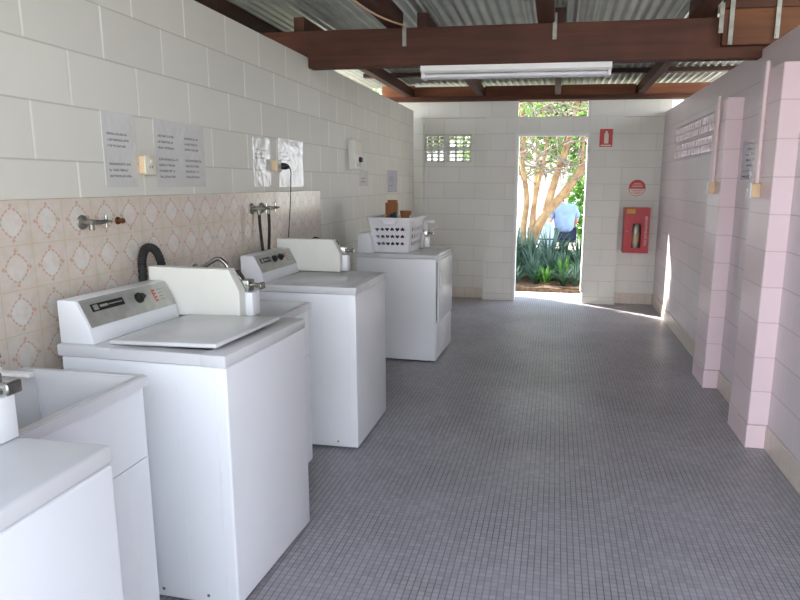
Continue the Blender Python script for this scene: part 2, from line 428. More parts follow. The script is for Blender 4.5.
b = BM(); box(b, -2.2, 1.75, 8.24, 8.47, 2.489, 2.539, .003, 1)
tag(obj('wall_plate', b, 'beam'), 'dark timber plate along the top of the doorway wall', 'timber plate')
b = BM()
for x0, x1 in [(-1.815, -1.0), (-.92, -.065), (.015, .89), (.98, 1.75)]:
    box(b, x0, x1, 8.34, 8.37, 2.541, 2.672, .002, 1)
box(b, -1.815, 1.75, 8.371, 8.39, 2.541, 2.66)
tag(obj('fascia_board', b, 'redwood'), 'red brown board between the rafter ends above the doorway wall', 'fascia board')
# metal straps
for x, z0, z1, lab in [(-1.072, 2.417, 2.56, 'metal strap on the beam below the rafter with the cord'),
                  (-.052, 2.433, 2.60, 'metal strap on the middle of the beam above the light')]:
    b = BM(); box(b, x-.014, x+.014, 4.592, 4.5985, z0, z1, .001, 1); tube(b, [(x, 4.595, z0+.02), (x, 4.585, z0+.02)], .008, 8)
    tag(obj('roof_strap', b, 'galv'), lab, 'metal strap', 'galvanised roof straps')
for x, z0, z1, lab in [(.975, 2.43, 2.61, 'shorter metal strap where the lapped board starts on the beam'), (1.035, 2.36, 2.67, 'long metal strap near the left end of the lapped board'), (1.305, 2.39, 2.67, 'metal strap on the lapped board nearest the right wall')]:
    b = BM(); box(b, x-.014, x+.014, 4.537, 4.5435, z0, z1, .001, 1); tube(b, [(x, 4.54, z0+.02), (x, 4.53, z0+.02)], .008, 8)
    tag(obj('roof_strap', b, 'galv'), lab, 'metal strap', 'galvanised roof straps')
b = BM(); tube(b, smooth_pts([(-1.23, 3.2, 2.533), (-1.19, 3.7, 2.515), (-1.15, 4.15, 2.52), (-1.08, 4.45, 2.532), (-1.06, 4.58, 2.555)]), .006, 6)
tag(obj('electrical_cord', b, 'ivory'), 'pale yellow cord hanging along the rafter to the beam', 'cord')

# fluorescent batten light
lt = thing('fluorescent_light', 'long white fluorescent light fixed under the big brown beam', 'light', (-.315, 4.665, 2.193))
b = BM(); prism(b, [(-.065, .095), (.065, .095), (.065, .06), (.045, .048), (-.045, .048), (-.065, .06)], 0, -.645, .645, .002)
obj('housing', b, 'white_paint', lt)
b = BM(); tube(b, [(-.62, -.03, .028), (.62, -.03, .028)], .013, 12); obj('tube', b, 'plastic_white', lt, smooth=True)
b = BM(); tube(b, [(-.62, .035, .028), (.62, .035, .028)], .013, 12); obj('tube', b, 'plastic_white', lt, smooth=True)
for s in (-1, 1):
    b = BM(); box(b, s*.631-.011, s*.631+.011, -.058, .058, .010, .0475, .004, 2); obj('end_cap', b, 'plastic_white', lt)

# ------------------------------------------------------------------ breeze blocks
def breeze(bm, u0, u1, z0, z1, mk, cols, rows, t=.014, diag=False):
    """open block between u0..u1 and z0..z1; mk(u0,u1,z0,z1) adds a bar"""
    mk(u0, u1, z0, z0+t); mk(u0, u1, z1-t, z1); mk(u0, u0+t, z0, z1); mk(u1-t, u1, z0, z1)
    for c in range(1, cols):
        u = u0+(u1-u0)*c/cols; mk(u-t/2, u+t/2, z0, z1)
    for r in range(1, rows):
        z = z0+(z1-z0)*r/rows; mk(u0, u1, z-t/2*.8, z+t/2*.8)
FB = ['top left', 'top right', 'bottom left', 'bottom right']; k = 0
for z0 in (1.93, 1.752):
    for x0, x1, c in [(-1.682, -1.425, 3), (-1.385, -1.082, 3)]:
        b = BM(); breeze(b, x0, x1, z0, z0+.158, lambda a, c_, d, e: box(b, a, c_, 8.37, 8.46, d, e), c, 3, .018)
        z_ = obj('breeze_block', b, 'block_far'); tag(z_, '%s pierced vent block in the doorway wall, daylight showing through' % FB[[0, 1, 2, 3][k]], 'vent block', 'pierced vent blocks left of the doorway'); k += 1
b = BM(); box(b, -1.684, -1.08, 8.37, 8.46, 1.911, 1.929); box(b, -1.424, -1.386, 8.37, 8.46, 1.752, 2.09); struct('wall_far_vent', b, 'block_far')
ordn = ['nearest', 'second nearest', 'middle', 'second farthest', 'farthest']
for r, z0 in enumerate((1.925, 1.757)):
    for i in range(5):
        y0 = 5.58+i*.395; b = BM(); x0, x1 = XR+.004, XR+.05
        t = .016; y1 = y0+.385; z1 = z0+.155
        mk = lambda a, c_, d, e: box(b, x0, x1, a, c_, d, e)
        breeze(b, y0, y1, z0, z1, mk, 4, 2, .014)
        for c in range(4):
            cy = y0+(y1-y0)*(c+.5)/4; cz = (z0+z1)/2; L = .10
            for s in (-1, 1):
                box(b, x0+.01, x1-.01, -L/2-.02, L/2+.02, -.008, .008, mat=Matrix.Translation((0, cy, cz)) @ Matrix.Rotation(s*.85, 4, 'X'))
        for c in range(4):
            for q in range(2):
                if random.random() < .42:
                    ca = y0+(y1-y0)*(c+random.choice((0, .5)))/4; box(b, x0+.002, x1-.002, ca+.006, ca+(y1-y0)/8, z0+.0765*q+.006, z0+.0765*(q+1))
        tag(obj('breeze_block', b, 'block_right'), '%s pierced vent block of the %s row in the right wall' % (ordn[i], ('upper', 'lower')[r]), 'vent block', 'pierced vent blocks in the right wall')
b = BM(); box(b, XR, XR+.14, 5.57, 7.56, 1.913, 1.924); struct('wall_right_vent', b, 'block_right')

# ------------------------------------------------------------------ washing machines
def coin_meter(root, x, y, z0, s=1, parent_part=True):
    """coin box standing on the machine top: plate box, lock housing, chrome slide. x = rear, y = near face"""
    b = BM(); prism(b, [(x, z0), (x+.415, z0), (x+.415, z0+.115), (x+.37, z0+.2), (x, z0+.2)], 1, y, y+.05, .004)
    c = obj('coin_box', b, 'cream', root)
    b = BM(); box(b, x+.33, x+.445, y+.052, y+.115, z0, z0+.10, .004, 2)
    h = obj('lock_housing', b, 'enamel', c, smooth=True)
    b = BM(); box(b, x+.30, x+.43, y+.052, y+.105, z0+.101, z0+.15, .005, 2); tube(b, [(x+.40, y+.08, z0+.13), (x+.475, y+.08, z0+.125)], .010, 10)
    box(b, x+.47, x+.482, y+.06, y+.10, z0+.112, z0+.14, .003, 1)
    prism(b, [(x+.33, z0+.151), (x+.40, z0+.151), (x+.37, z0+.19), (x+.33, z0+.195)], 1, y+.055, y+.09, .003)
    obj('coin_slide', b, 'chrome', c, smooth=True)
    b = BM(); tube(b, [(x+.415, y+.11, z0+.03), (x+.415, y+.118, z0+.03)], .008, 10); obj('lock', b, 'dullmetal', c)
    return c
def washer(label, loc, rotz, D, Wd, H, lid_open, group='coin operated top loading washing machines', knobs=1, console_len=.5, box_y=.52):
    r = thing('washing_machine', label, 'washing machine', loc, rotz, group)
    b = BM(); box(b, .012, D-.003, .004, Wd-.004, .013, H-.0425, .008, 3)
    # seam strip near the front corner of the visible side
    box(b, D-.045, D-.042, .0025, .006, .03, H-.045); box(b, D-.19, D-.187, .0030, .006, .03, H-.12)
    body = obj('cabinet', b, 'enamel', r, smooth=True)
    b = BM()
    for q in (.12, .30):
        b = BM(); tube(b, [(D-q, .009, .045), (D-q, .003, .045)], .006, 8); obj('screw', b, 'dullmetal', r)
    for (fx, fy) in ((.06, .06), (D-.06, .06), (.06, Wd-.06), (D-.06, Wd-.06)):
        b = BM(); lathe(b, [(.022, 0), (.022, .008), (.010, .010), (.010, .02)], (fx, fy, 0), 14); obj('foot', b, 'ivory_pale', r)
    T = H-.042
    lx0, lx1, ly0, ly1 = .19, D-.05, .03, Wd-.125
    b = BM()
    if lid_open:
        t = bmesh.new()
        box(b, 0, lx0+.03, 0, Wd, T, H, .006, 2); box(b, lx1-.05, D, 0, Wd, T, H, .006, 2)
        box(b, lx0+.022, lx1-.042, 0.0004, ly0+.03, T+.001, H-.0004, .003, 1); box(b, lx0+.022, lx1-.042, ly1-.03, Wd-.0004, T+.001, H-.0004, .003, 1)
        t.free()
    else: box(b, 0, D, 0, Wd, T, H, .007, 3)
    obj('worktop', b, 'enamel_top', r, smooth=True)
    if lid_open:
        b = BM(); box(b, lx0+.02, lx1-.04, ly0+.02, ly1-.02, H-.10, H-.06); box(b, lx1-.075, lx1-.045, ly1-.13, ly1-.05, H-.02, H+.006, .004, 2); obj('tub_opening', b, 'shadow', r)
        pv = Matrix.Translation((lx0, 0, H+.003)) @ Matrix.Rotation(-math.radians(1.6), 4, 'Y')
        b = BM(); box(b, 0, lx1-lx0, ly0, ly1, 0, .016, .006, 3, mat=pv); obj('lid', b, 'enamel_top', r, smooth=True)
    else:
        b = BM(); box(b, lx0, lx1, ly0, ly1, H+.0005, H+.0035, .0015, 2); obj('lid', b, 'enamel_top', r, smooth=True)
    # console
    prof = [(0, H), (.138, H), (.125, H+.055), (.075, H+.152), (0, H+.152)]
    b = BM(); prism(b, prof, 1, .02, .02+console_len, .005); con = obj('console', b, 'enamel', r, smooth=True)
    # face plate lies on the slope from (.125,.055) to (.075,.152)
    a = Vector((.125, 0, H+.055)); c2 = Vector((.075, 0, H+.152)); d = (c2-a); L = d.length; d.normalize(); nrm = Vector((d.z, 0, -d.x))
    def on(u, v, h): return a + d*(u*L) + nrm*h + Vector((0, .02+v*console_len, 0))
    def patch(bm, u0, u1, v0, v1, h0, h1):
        P = [on(u, v, h) for h in (h0, h1) for u, v in ((u0, v0), (u1, v0), (u1, v1), (u0, v1))]
        vs = [bm.verts.new(p) for p in P]
        for f in ((0, 1, 2, 3), (7, 6, 5, 4), (0, 4, 5, 1), (1, 5, 6, 2), (2, 6, 7, 3), (3, 7, 4, 0)): bm.faces.new([vs[i] for i in f])
        bmesh.ops.recalc_face_normals(bm, faces=bm.faces)
    b = BM(); patch(b, .02, .97, .02, .99, .0003, .003); fp = obj('faceplate', b, 'panel', con)
    bv = (.10, .43) if knobs == 1 else (.10, .34)
    b = BM(); patch(b, .50, .76, bv[0], bv[1], .0032, .006); bad = obj('badge', b, 'black', con)
    b = BM(); patch(b, .54, .72, bv[0]+.015, bv[0]+.06, .0061, .0072); patch(b, .60, .68, bv[0]+.08, bv[0]+.16, .0061, .0072); patch(b, .62, .655, bv[0]+.17, bv[1]-.02, .0061, .0070)
    obj('badge_print', b, 'panel', bad)
    for kv in ((.60,) if knobs == 1 else (.45, .62)):
        p0 = on(.58, kv, .003); b = BM(); tube(b, [p0, p0+nrm*.008, p0+nrm*.0082, p0+nrm*.024], [.021, .021, .015, .012], 16)
        p1 = p0+nrm*.016; tube(b, [p1-Vector((0, .018, 0)), p1+Vector((0, .018, 0))], .007, 8)
        obj('dial', b, 'black', con, smooth=True)
    b = BM()
    for i in range(4): patch(b, .30+i*.13, .36+i*.13, .79, .81, .0031, .0045)
    patch(b, .28, .78, .775, .782, .0031, .004); obj('cycle_lights', b, 'signred', con)
    b = BM()
    for i in range(4): patch(b, .32+i*.13, .345+i*.13, .84, .90, .0031, .0037)
    obj('cycle_print', b, 'dullmetal', con)
    coin_meter(r, -.005, box_y, H+.0075)
    return r
w1 = washer('large white top loading washer with its lid ajar, nearest full one in view', (-1.690, 1.912, 0), math.radians(-2.6), .65, .622, .935, True, console_len=.49)
w2 = washer('white top loading washer with closed lid, below the pair of black hoses', (-1.715, 3.305, 0), 0, .673, .635, .935, False, knobs=2)

# near machine: worktop with coin box, front at bottom left of the view
r = thing('washing_machine', 'white machine cut off by the bottom left corner of the view', 'washing machine', (-1.60, .50, 0), 0, 'coin operated top loading washing machines')
D, Wd, H = .68, .67, .938
b = BM(); box(b, .01, D-.002, .004, Wd-.003, .013, H-.043, .008, 3); obj('cabinet', b, 'enamel', r, smooth=True)
for (fx, fy) in ((.06, .06), (D-.06, .06), (.06, Wd-.06), (D-.06, Wd-.06)):
    b = BM(); lathe(b, [(.022, 0), (.022, .008), (.010, .010), (.010, .02)], (fx, fy, 0), 14); obj('foot', b, 'ivory_pale', r)
b = BM(); box(b, 0, D, 0, Wd, H-.042, H, .009, 3); obj('worktop', b, 'enamel_top', r, smooth=True)
b = BM(); box(b, .17, D-.16, .04, Wd-.13, H+.0005, H+.008, .004, 2); obj('lid', b, 'enamel_top', r, smooth=True)
b = BM(); prism(b, [(0, H), (.138, H), (.125, H+.055), (.075, H+.152), (0, H+.152)], 1, .02, .50, .005); obj('console', b, 'enamel', r, smooth=True)
coin_meter(r, .008, .552, H+.001)

# dryer
r = thing('clothes_dryer', 'white front loading dryer with the laundry basket on top', 'dryer', (-1.64, 5.19, 0), math.radians(-2.0))
D, Wd, H = .70, .66, .909
b = BM(); box(b, .01, D-.004, .004, Wd-.004, .013, H-.035, .008, 3); obj('cabinet', b, 'enamel', r, smooth=True)
b = BM(); box(b, 0, D, 0, Wd, H-.034, H, .007, 3); obj('worktop', b, 'enamel_top', r, smooth=True)
b = BM(); box(b, D-.008, D-.0035, .03, Wd-.03, .35, H-.06, .002, 1); obj('door_gasket', b, 'black', r)
b = BM(); box(b, D-.003, D+.012, .048, Wd-.028, .345, H-.05, .006, 3); dr = obj('door', b, 'enamel', r, smooth=True)
b = BM(); box(b, D+.0125, D+.028, .085, .10, .62, .78, .004, 2); obj('handle', b, 'plastic_white', dr, smooth=True)
b = BM(); box(b, D-.005, D+.004, .015, Wd-.015, .035, .325, .004, 2); obj('kick_panel', b, 'enamel', r, smooth=True)
for (fx, fy) in ((.06, .06), (D-.06, .06), (.06, Wd-.06), (D-.06, Wd-.06)):
    b = BM(); lathe(b, [(.022, 0), (.022, .008), (.010, .010), (.010, .02)], (fx, fy, 0), 14); obj('foot', b, 'black', r)
b = BM(); prism(b, [(.02, H), (.15, H), (.135, H+.12), (.11, H+.165), (.02, H+.165)], 1, .02, .52, .005); obj('console', b, 'enamel', r, smooth=True)
cm = coin_meter(r, .05, Wd-.115, H+.001)
b = BM(); box(b, .47, .545, Wd-.05, Wd-.025, H+.22, H+.25, .006, 2); box(b, .43, .475, Wd-.05, Wd-.02, H+.14, H+.24, .006, 2); tube(b, [(.50, Wd-.04, H+.165), (.575, Wd-.04, H+.185)], .010, 10); obj('coin_chute', b, 'plastic_white', r, smooth=True)

# laundry tubs
def tub(label, loc, Dp, Wd, H, near=True):
    r = thing('laundry_tub', label, 'laundry tub', loc, 0, 'white laundry tubs between the machines')
    b = BM()
    t = .028; d = .24
    # rim and basin built as one open shell
    def ring(x0, x1, y0, y1, z): return [b.verts.new((x0, y0, z)), b.verts.new((x1, y0, z)), b.verts.new((x1, y1, z)), b.verts.new((x0, y1, z))]
    R = [ring(0, Dp, 0, Wd, H-.035), ring(0, Dp, 0, Wd, H), ring(.05, Dp-t, t, Wd-t, H), ring(.055, Dp-t-.005, t+.005, Wd-t-.005, H-.012),
         ring(.08, Dp-t-.02, t+.02, Wd-t-.02, H-.05), ring(.11, Dp-.09, t+.05, Wd-t-.05, H-d)]
    for A, B in zip(R, R[1:]):
        for i in range(4): b.faces.new([A[i], A[(i+1) % 4], B[(i+1) % 4], B[i]])
    b.faces.new(R[-1]); 
    bmesh.ops.recalc_face_normals(b, faces=b.faces)
    bmesh.ops.bevel(b, geom=[e for e in b.edges], offset=.004, segments=2, affect='EDGES')
    obj('basin', b, 'enamel_top', r, smooth=True)
    b = BM(); lathe(b, [(.03, H-d+.001), (.03, H-d+.004), (.02, H-d+.006)], (Dp/2, Wd/2, 0), 16); obj('drain', b, 'chrome', r)
    b = BM(); h0 = H-.036
    box(b, .02, Dp-.014, .012, .018, .06, h0); box(b, .02, Dp-.014, Wd-.018, Wd-.012, .06, h0); box(b, .02, .026, .018, Wd-.018, .06, h0)
    box(b, Dp-.024, Dp-.0145, .012, Wd-.012, .632, h0, .002, 1)
    obj('cabinet', b, 'enamel', r)
    b = BM(); box(b, Dp-.0240, Dp-.0138, .014, Wd-.0955, .062, .630, .001, 1); dd = obj('door', b, 'enamel', r)
    b = BM(); box(b, Dp-.024, Dp-.0145, Wd-.095, Wd-.0125, .06, .630, .001, 1); obj('side_panel', b, 'enamel', r)
    b = BM(); box(b, .04, Dp-.05, .03, Wd-.03, 0, .058); obj('plinth', b, 'black', r)
    return r
t1 = tub('white laundry tub between the corner machine and the washer with lid ajar', (-1.675, 1.178, 0), .438, .58, .90)
t2 = tub('white laundry tub between the two full washers', (-1.66, 2.60, 0), .467, .44, .90)

# ------------------------------------------------------------------ laundry basket with heart holes
def heart(cx, cy, s, flip):
    pts = []
    for i in range(14):
        t = 2*math.pi*i/14
        x = 16*math.sin(t)**3/17; y = (13*math.cos(t)-5*math.cos(2*t)-2*math.cos(3*t)-math.cos(4*t))/17
        pts.append((cx+x*s, cy+(-y if flip else y)*s))
    return pts
def slot(cx, cy, w, h): return [(cx-w, cy-h*.6), (cx, cy-h), (cx+w, cy-h*.6), (cx+w, cy+h*.6), (cx, cy+h), (cx-w, cy+h*.6)]
def holed_panel(holes, mapf, Wd, Hh):
    t = BM(); edges = []
    def loop(pts):
        vs = [t.verts.new((p[0], p[1], 0)) for p in pts]
        for i in range(len(vs)): edges.append(t.edges.new((vs[i], vs[(i+1) % len(vs)])))
    outer = [(x*Wd/8, 0) for x in range(8)]+[(Wd, y*Hh/4) for y in range(4)]+[(Wd-x*Wd/8, Hh) for x in range(8)]+[(0, Hh-y*Hh/4) for y in range(4)]
    loop(outer)
    for h in holes: loop(h)
    bmesh.ops.triangle_fill(t, edges=edges, use_beauty=True, use_dissolve=False)
    for v in t.verts: v.co = mapf(v.co.x/Wd, v.co.y/Hh)
    return t
bk = thing('laundry_basket', 'white plastic laundry basket with heart shaped holes on the dryer', 'basket', (-1.345, 5.49, .9095), math.radians(-2))
b = BM(); HB = .285
BW, BD, TW, TD = .300, .40, .362, .50   # bottom and top sizes
def corners(v):
    w = BW+(TW-BW)*v; d = BD+(TD-BD)*v; return w/2, d/2
def side(i):
    def f(u, v):
        w, d = corners(v); z = v*HB+.003
        P = [(-w, -d), (w, -d), (w, d), (-w, d)]; a = P[i]; c = P[(i+1) % 4]
        bul = .012*math.sin(math.pi*u)
        x = a[0]+(c[0]-a[0])*u; y = a[1]+(c[1]-a[1])*u
        nx, ny = [(0, -1), (1, 0), (0, 1), (-1, 0)][i]
        return Vector((x+nx*bul, y+ny*bul, z))
    return f
for i in range(4):
    Ln = .34 if i % 2 == 0 else .46
    if i % 2 == 0: hs = [heart(.062+c*.0435+.0003*r_, .0731+r_*.0607+.0004*c, .0185, c % 2 == 1) for c in range(6) for r_ in range(3)]
    else: hs = [slot(.08+c*.06, .07+r_*.062, .016, .022) for c in range(6) for r_ in range(3)]
    merge(b, holed_panel(hs, side(i), Ln, HB))
w, d = corners(0); vs = [b.verts.new(p) for p in ((-w, -d, .003), (w, -d, .003), (w, d, .003), (-w, d, .003))]; b.faces.new(vs)
bmesh.ops.remove_doubles(b, verts=b.verts, dist=.0005)
bas = obj('basket_body', b, 'plastic_white', bk); so = bas.modifiers.new('thick', 'SOLIDIFY'); so.thickness = .003; so.offset = 1
b = BM(); w, d = corners(1); w += .006; d += .006; zz = HB+.006
cr_ = []
for sx_, sy_, a0 in ((1, -1, -90), (1, 1, 0), (-1, 1, 90), (-1, -1, 180)):
    for k in range(4):
        a = math.radians(a0+k*30); cr_.append(Vector((sx_*(w-.03)+.03*math.cos(a), sy_*(d-.03)+.03*math.sin(a), zz)))
n_ = len(cr_); ringv = []
for i, p in enumerate(cr_):
    tdir = (cr_[(i+1) % n_]-cr_[i-1]).normalized(); nn = Vector((tdir.y, -tdir.x, 0))
    ringv.append([b.verts.new(p+nn*q[0]+Vector((0, 0, q[1]))) for q in ((-.006, .004), (.012, .004), (.016, -.004), (.015, -.018), (.010, -.018), (-.006, -.006))])
for i in range(n_):
    A, B = ringv[i], ringv[(i+1) % n_]
    for k in range(6): b.faces.new([A[k], A[(k+1) % 6], B[(k+1) % 6], B[k]])
bmesh.ops.recalc_face_normals(b, faces=b.faces)
obj('rim', b, 'plastic_white', bk)
for s in (-1, 1):
    b = BM(); tube(b, smooth_pts([(-.07, s*(d+.008), HB-.005), (-.05, s*(d+.014), HB-.04), (0, s*(d+.016), HB-.048), (.05, s*(d+.014), HB-.04), (.07, s*(d+.008), HB-.005)]), .007, 8)
    obj('handle', b, 'plastic_white', bk, smooth=True)
def heap(name, mat, cx, cy, cz, rx, ry, rz, label, seed, loc):
    b = BM(); bmesh.ops.create_icosphere(b, subdivisions=4, radius=1)
    rnd = random.Random(seed); ph = [rnd.uniform(0, 6) for _ in range(6)]
    for v in b.verts:
        c = v.co; k = 1+.12*math.sin(5*c.x+ph[0]+2*c.y)+.10*math.sin(7*c.y+ph[1]-3*c.z)+.06*math.sin(13*c.x+ph[2])
        z = max(c.z, -.75)
        v.co = Vector((cx+c.x*rx*k, cy+c.y*ry*k, cz+z*rz*k))
    return tag(obj(name, b, mat, smooth=True, loc=loc), label, 'clothes')
heap('folded_clothes', 'cloth_teal', -.045, .0, .150, .078, .15, .150, 'dark teal clothes filling the left side of the laundry basket', 1, (-1.345, 5.50, .9095))
heap('folded_clothes', 'cloth_red', .085, .0, .125, .045, .14, .125, 'red clothes showing through the right hand holes of the laundry basket', 2, (-1.345, 5.50, .9095))

# brown wooden blocks on the coin box behind the basket
b = BM(); box(b, -.055, .055, -.028, .028, 0, .20, .004, 2); box(b, -.035, .05, -.024, .024, .2, .225, .004, 2)
zc = .909+.001+.2
tag(obj('wooden_block', b, 'blockwood', loc=(-1.465, 5.765, zc+.0005)), 'taller brown wooden block standing behind the laundry basket', 'wooden block', 'brown blocks behind the basket')
b = BM(); prism(b, [(-.05, 0), (.045, 0), (.05, .05), (.035, .075), (.05, .10), (.05, .13), (-.05, .13), (-.04, .07)], 1, -.028, .028, .003)
tag(obj('wooden_block', b, 'blockwood', loc=(-1.335, 5.765, zc+.0005)), 'shorter notched brown wooden block behind the laundry basket', 'wooden block', 'brown blocks behind the basket')

# ------------------------------------------------------------------ taps, hoses, cords
XT = XL+.0095
def tap_parts(r, hose_down=False):
    b = BM(); tube(b, [(0, 0, 0), (.006, 0, 0), (.012, 0, 0)], [.033, .031, .018], 20); obj('flange', b, 'dullmetal', r, smooth=True)
    b = BM(); tube(b, [(.012, 0, 0), (.05, 0, 0), (.06, .0, 0)], [.013, .014, .012], 12); tube(b, [(.045, 0, 0), (.05, .06, -.002), (.05, .085, -.002)], [.013, .010, .008], 12)
    tube(b, [(.045, 0, 0), (.047, 0, -.035)], [.011, .012], 12); obj('tap_body', b, 'dullmetal', r, smooth=True)
    b = BM(); tube(b, [(.05, .085, 0), (.05, .098, 0)], .010, 10)
    for a in (0, math.pi/2): tube(b, [(.05-math.cos(a)*.028, .095, -math.sin(a)*.028), (.05+math.cos(a)*.028, .095, math.sin(a)*.028)], .006, 8)
    obj('tap_handle', b, 'chrome', r, smooth=True)
tp = thing('wall_tap', 'chrome wall tap on the flowered tiles left of the capped brass stub', 'tap', (XT, 2.195, 1.338)); tap_parts(tp); tp.scale = (.85, .85, .85)
b = BM(); tube(b, [(0, 0, 0), (.006, 0, 0), (.007, 0, 0), (.022, 0, 0)], [.016, .015, .009, .009], 12); tube(b, [(.0221, 0, 0), (.030, 0, 0)], [.012, .010], 8)
tag(obj('pipe_stub', b, 'brass', loc=(XT, 2.398, 1.333)), 'small brown brass pipe stub on the tiles right of the chrome tap', 'pipe stub')
for y, lab, hp in [(3.605, 'left tap of the pair above the hoses on the tiled wall', [(.047, 0, -.036), (.05, .0, -.12), (.055, .01, -.24), (.06, .015, -.33), (.04, .02, -.42), (.012, .03, -.5)]),
               (3.735, 'right tap of the pair above the hoses on the tiled wall', [(.047, 0, -.036), (.05, -.005, -.12), (.05, -.02, -.22), (.048, -.03, -.30), (.03, -.035, -.42), (.012, -.03, -.5)])]:
    tp = thing('washer_tap', lab, 'tap', (XT, y, 1.335), 0, 'taps above the closed washer'); tap_parts(tp)
    b = BM(); tube(b, smooth_pts(hp), .009, 10)
    h = obj('inlet_hose', b, 'rubber', smooth=True, loc=(XT, y, 1.335))
    tag(h, 'black inlet hose hanging from the %s tap of the pair' % lab.split()[0], 'hose', 'black hoses behind the closed washer')
# corrugated drain hose behind the near washer
b = BM(); path = smooth_pts([(-1.742, 2.492, .62), (-1.742, 2.495, .9), (-1.742, 2.495, 1.10), (-1.742, 2.50, 1.165), (-1.738, 2.53, 1.208), (-1.73, 2.575, 1.195), (-1.725, 2.605, 1.14), (-1.725, 2.625, 1.03), (-1.725, 2.63, .93)], 10)
tube(b, path, [.017+(.0022 if i % 2 else -.001) for i in range(len(path))], 14)
tag(obj('drain_hose', b, 'rubber', smooth=True), 'thick black corrugated drain hose looped behind the near washer', 'hose')
# tub spouts
def spout(y, z, reach, label, up=.05, dy=0):
    r = thing('tub_tap', label, 'tap', (XT, y, z), 0, 'swan neck taps over the laundry tubs')
    b = BM(); tube(b, [(0, 0, 0), (.008, 0, 0), (.014, 0, 0)], [.03, .028, .014], 16); obj('flange', b, 'chrome', r, smooth=True)
    b = BM(); tube(b, smooth_pts([(.014, 0, 0), (.06, dy*.2, up*.4), (reach*.75, dy*.8, up), (reach, dy, up*.6), (reach+.012, dy, up*.6-.025)], 6), .011, 10); obj('spout', b, 'chrome', r, smooth=True)
    return r
spout(2.955, 1.058, .155, 'chrome swan neck tap over the laundry tub between the two full washers', .055, .02)
spout(4.36, 1.06, .10, 'small curved chrome pipe showing above the coin box of the closed washer', .035, .08)
spout(1.60, .985, .14, 'chrome tap over the near laundry tub at the left edge', .02)
# lever of near tub
b = BM(); box(b, 0, .12, -.012, .012, 0, .012, .003, 2); tube(b, [(.0, 0, -.014), (.0, 0, .02)], .014, 12)
tag(obj('soap_lever', b, 'white_paint', loc=(-1.645, 1.62, .915)), 'small white lever on the back rim of the near laundry tub', 'lever')

# ------------------------------------------------------------------ left wall fittings
def outlet(label, y0, y1, z0, z1, dep, plugged=False):
    r = thing('wall_outlet', label, 'power outlet', (XL+.0001, (y0+y1)/2, (z0+z1)/2))
    w, h = (y1-y0)/2, (z1-z0)/2
    b = BM(); box(b, 0, dep, -w, w, -h, h, .006, 3); bo_ = obj('mounting_box', b, 'ivory', r, smooth=True)
    b = BM(); box(b, dep+.0003, dep+.009, -w-.004, w+.004, -h-.004, h+.004, .003, 2); obj('face', b, 'ivory_pale', r, smooth=True)
    b = BM(); box(b, dep+.0095, dep+.014, -w*.2, w*.2, h*.2, h*.6, .001, 1); obj('switch', b, 'plastic_white', r)
    if True:
        b = BM()
        for a in (-1, 1): box(b, dep+.0092, dep+.0103, a*.009-.0015, a*.009+.0015, -h*.35, -h*.05)
        obj('socket_slots', b, 'black', r)
    return r
outlet('ivory wall outlet between the two nearest notices', 2.575, 2.645, 1.524, 1.598, .03)
outlet('ivory wall outlet with the black plug in it', 3.925, 3.995, 1.560, 1.625, .03)
pg = thing('power_plug', 'black power plug and cord hanging from the outlet down the tiles', 'power cord', (XL+.0395, 4.0, 1.590)); pg.scale = (.72, .72, 1)
b = BM(); tube(b, [(.0, -.02, 0), (.03, -.005, 0), (.045, .02, -.002), (.05, .045, -.006)], [.02, .022, .016, .007], 12); obj('plug', b, 'black', pg, smooth=True)
b = BM(); tube(b, smooth_pts([(.05, .045, -.006), (.045, .085, -.03), (.035, .10, -.10), (.03, .08, -.25), (.025, .045, -.40), (.02, .03, -.46), (.015, .02, -.52)]), .0045, 8); obj('cord', b, 'black', pg, smooth=True)

def notice(label, y0, y1, z0, z1, mat, x=XL):
    b = BM(); box(b, x+.0005, x+.003, y0, y1, z0, z1)
    tag(obj('laminated_notice', b, mat), label, 'notice', 'laminated notices on the walls')
notice('laminated notice nearest the camera on the left wall', 2.36, 2.565, 1.468, 1.768, notice_mat('notice_near', [(2.385, 2.53)], 0, [3, 4, 5, 8, 9, 10], 1.765, .024, 1))
notice('wide laminated price notice right of the nearest outlet', 2.70, 3.12, 1.466, 1.765, notice_mat('notice_wide', [(2.725, 2.88), (2.94, 3.09)], 0, [2, 3, 4, 6, 7, 8, 9], 1.76, .026, 2))
notice('laminated notice left of the outlet with the black plug', 3.665, 3.905, 1.462, 1.76, notice_mat('notice_third', [(3.69, 3.86)], 0, [3, 4, 5, 8], 1.765, .024, 3))
notice('shiny laminated notice right of the outlet with the black plug', 4.03, 4.45, 1.458, 1.77, notice_mat('notice_fourth', [(4.05, 4.24)], 0, [3, 4, 5], 1.765, .024, 4))
notice('small pale notice on the left wall above the basket', 6.83, 7.24, 1.385, 1.62, notice_mat('notice_far', [(6.88, 7.1)], 0, [2, 3, 5], 1.62, .03, 5, 'b4b4c2', 'c0c0cc'))
notice('small white leaflet on the left wall beside the meter box', 5.81, 6.08, 1.455, 1.60, notice_mat('leaflet', [(5.85, 6.02)], 0, [2, 3], 1.60, .03, 6, 'e4e0da', 'ece8e2'))
mb = thing('meter_box', 'grey wall mounted coin meter box with a round black knob', 'meter box', (XL, 5.60, 1.60))
b = BM(); box(b, .0005, .06, -.11, .11, 0, .255, .006, 2); obj('case', b, MT['cream'], mb, smooth=True)
b = BM(); box(b, .0605, .066, -.085, .085, .13, .235, .004, 2); obj('panel', b, 'ivory_pale', mb)
b = BM(); tube(b, [(.0605, .03, .085), (.085, .03, .085)], [.024, .019], 16); obj('knob', b, 'black', mb, smooth=True)
b = BM(); box(b, .0605, .064, -.06, .04, .02, .055, .001, 1); obj('label_plate', b, 'dullmetal', mb)
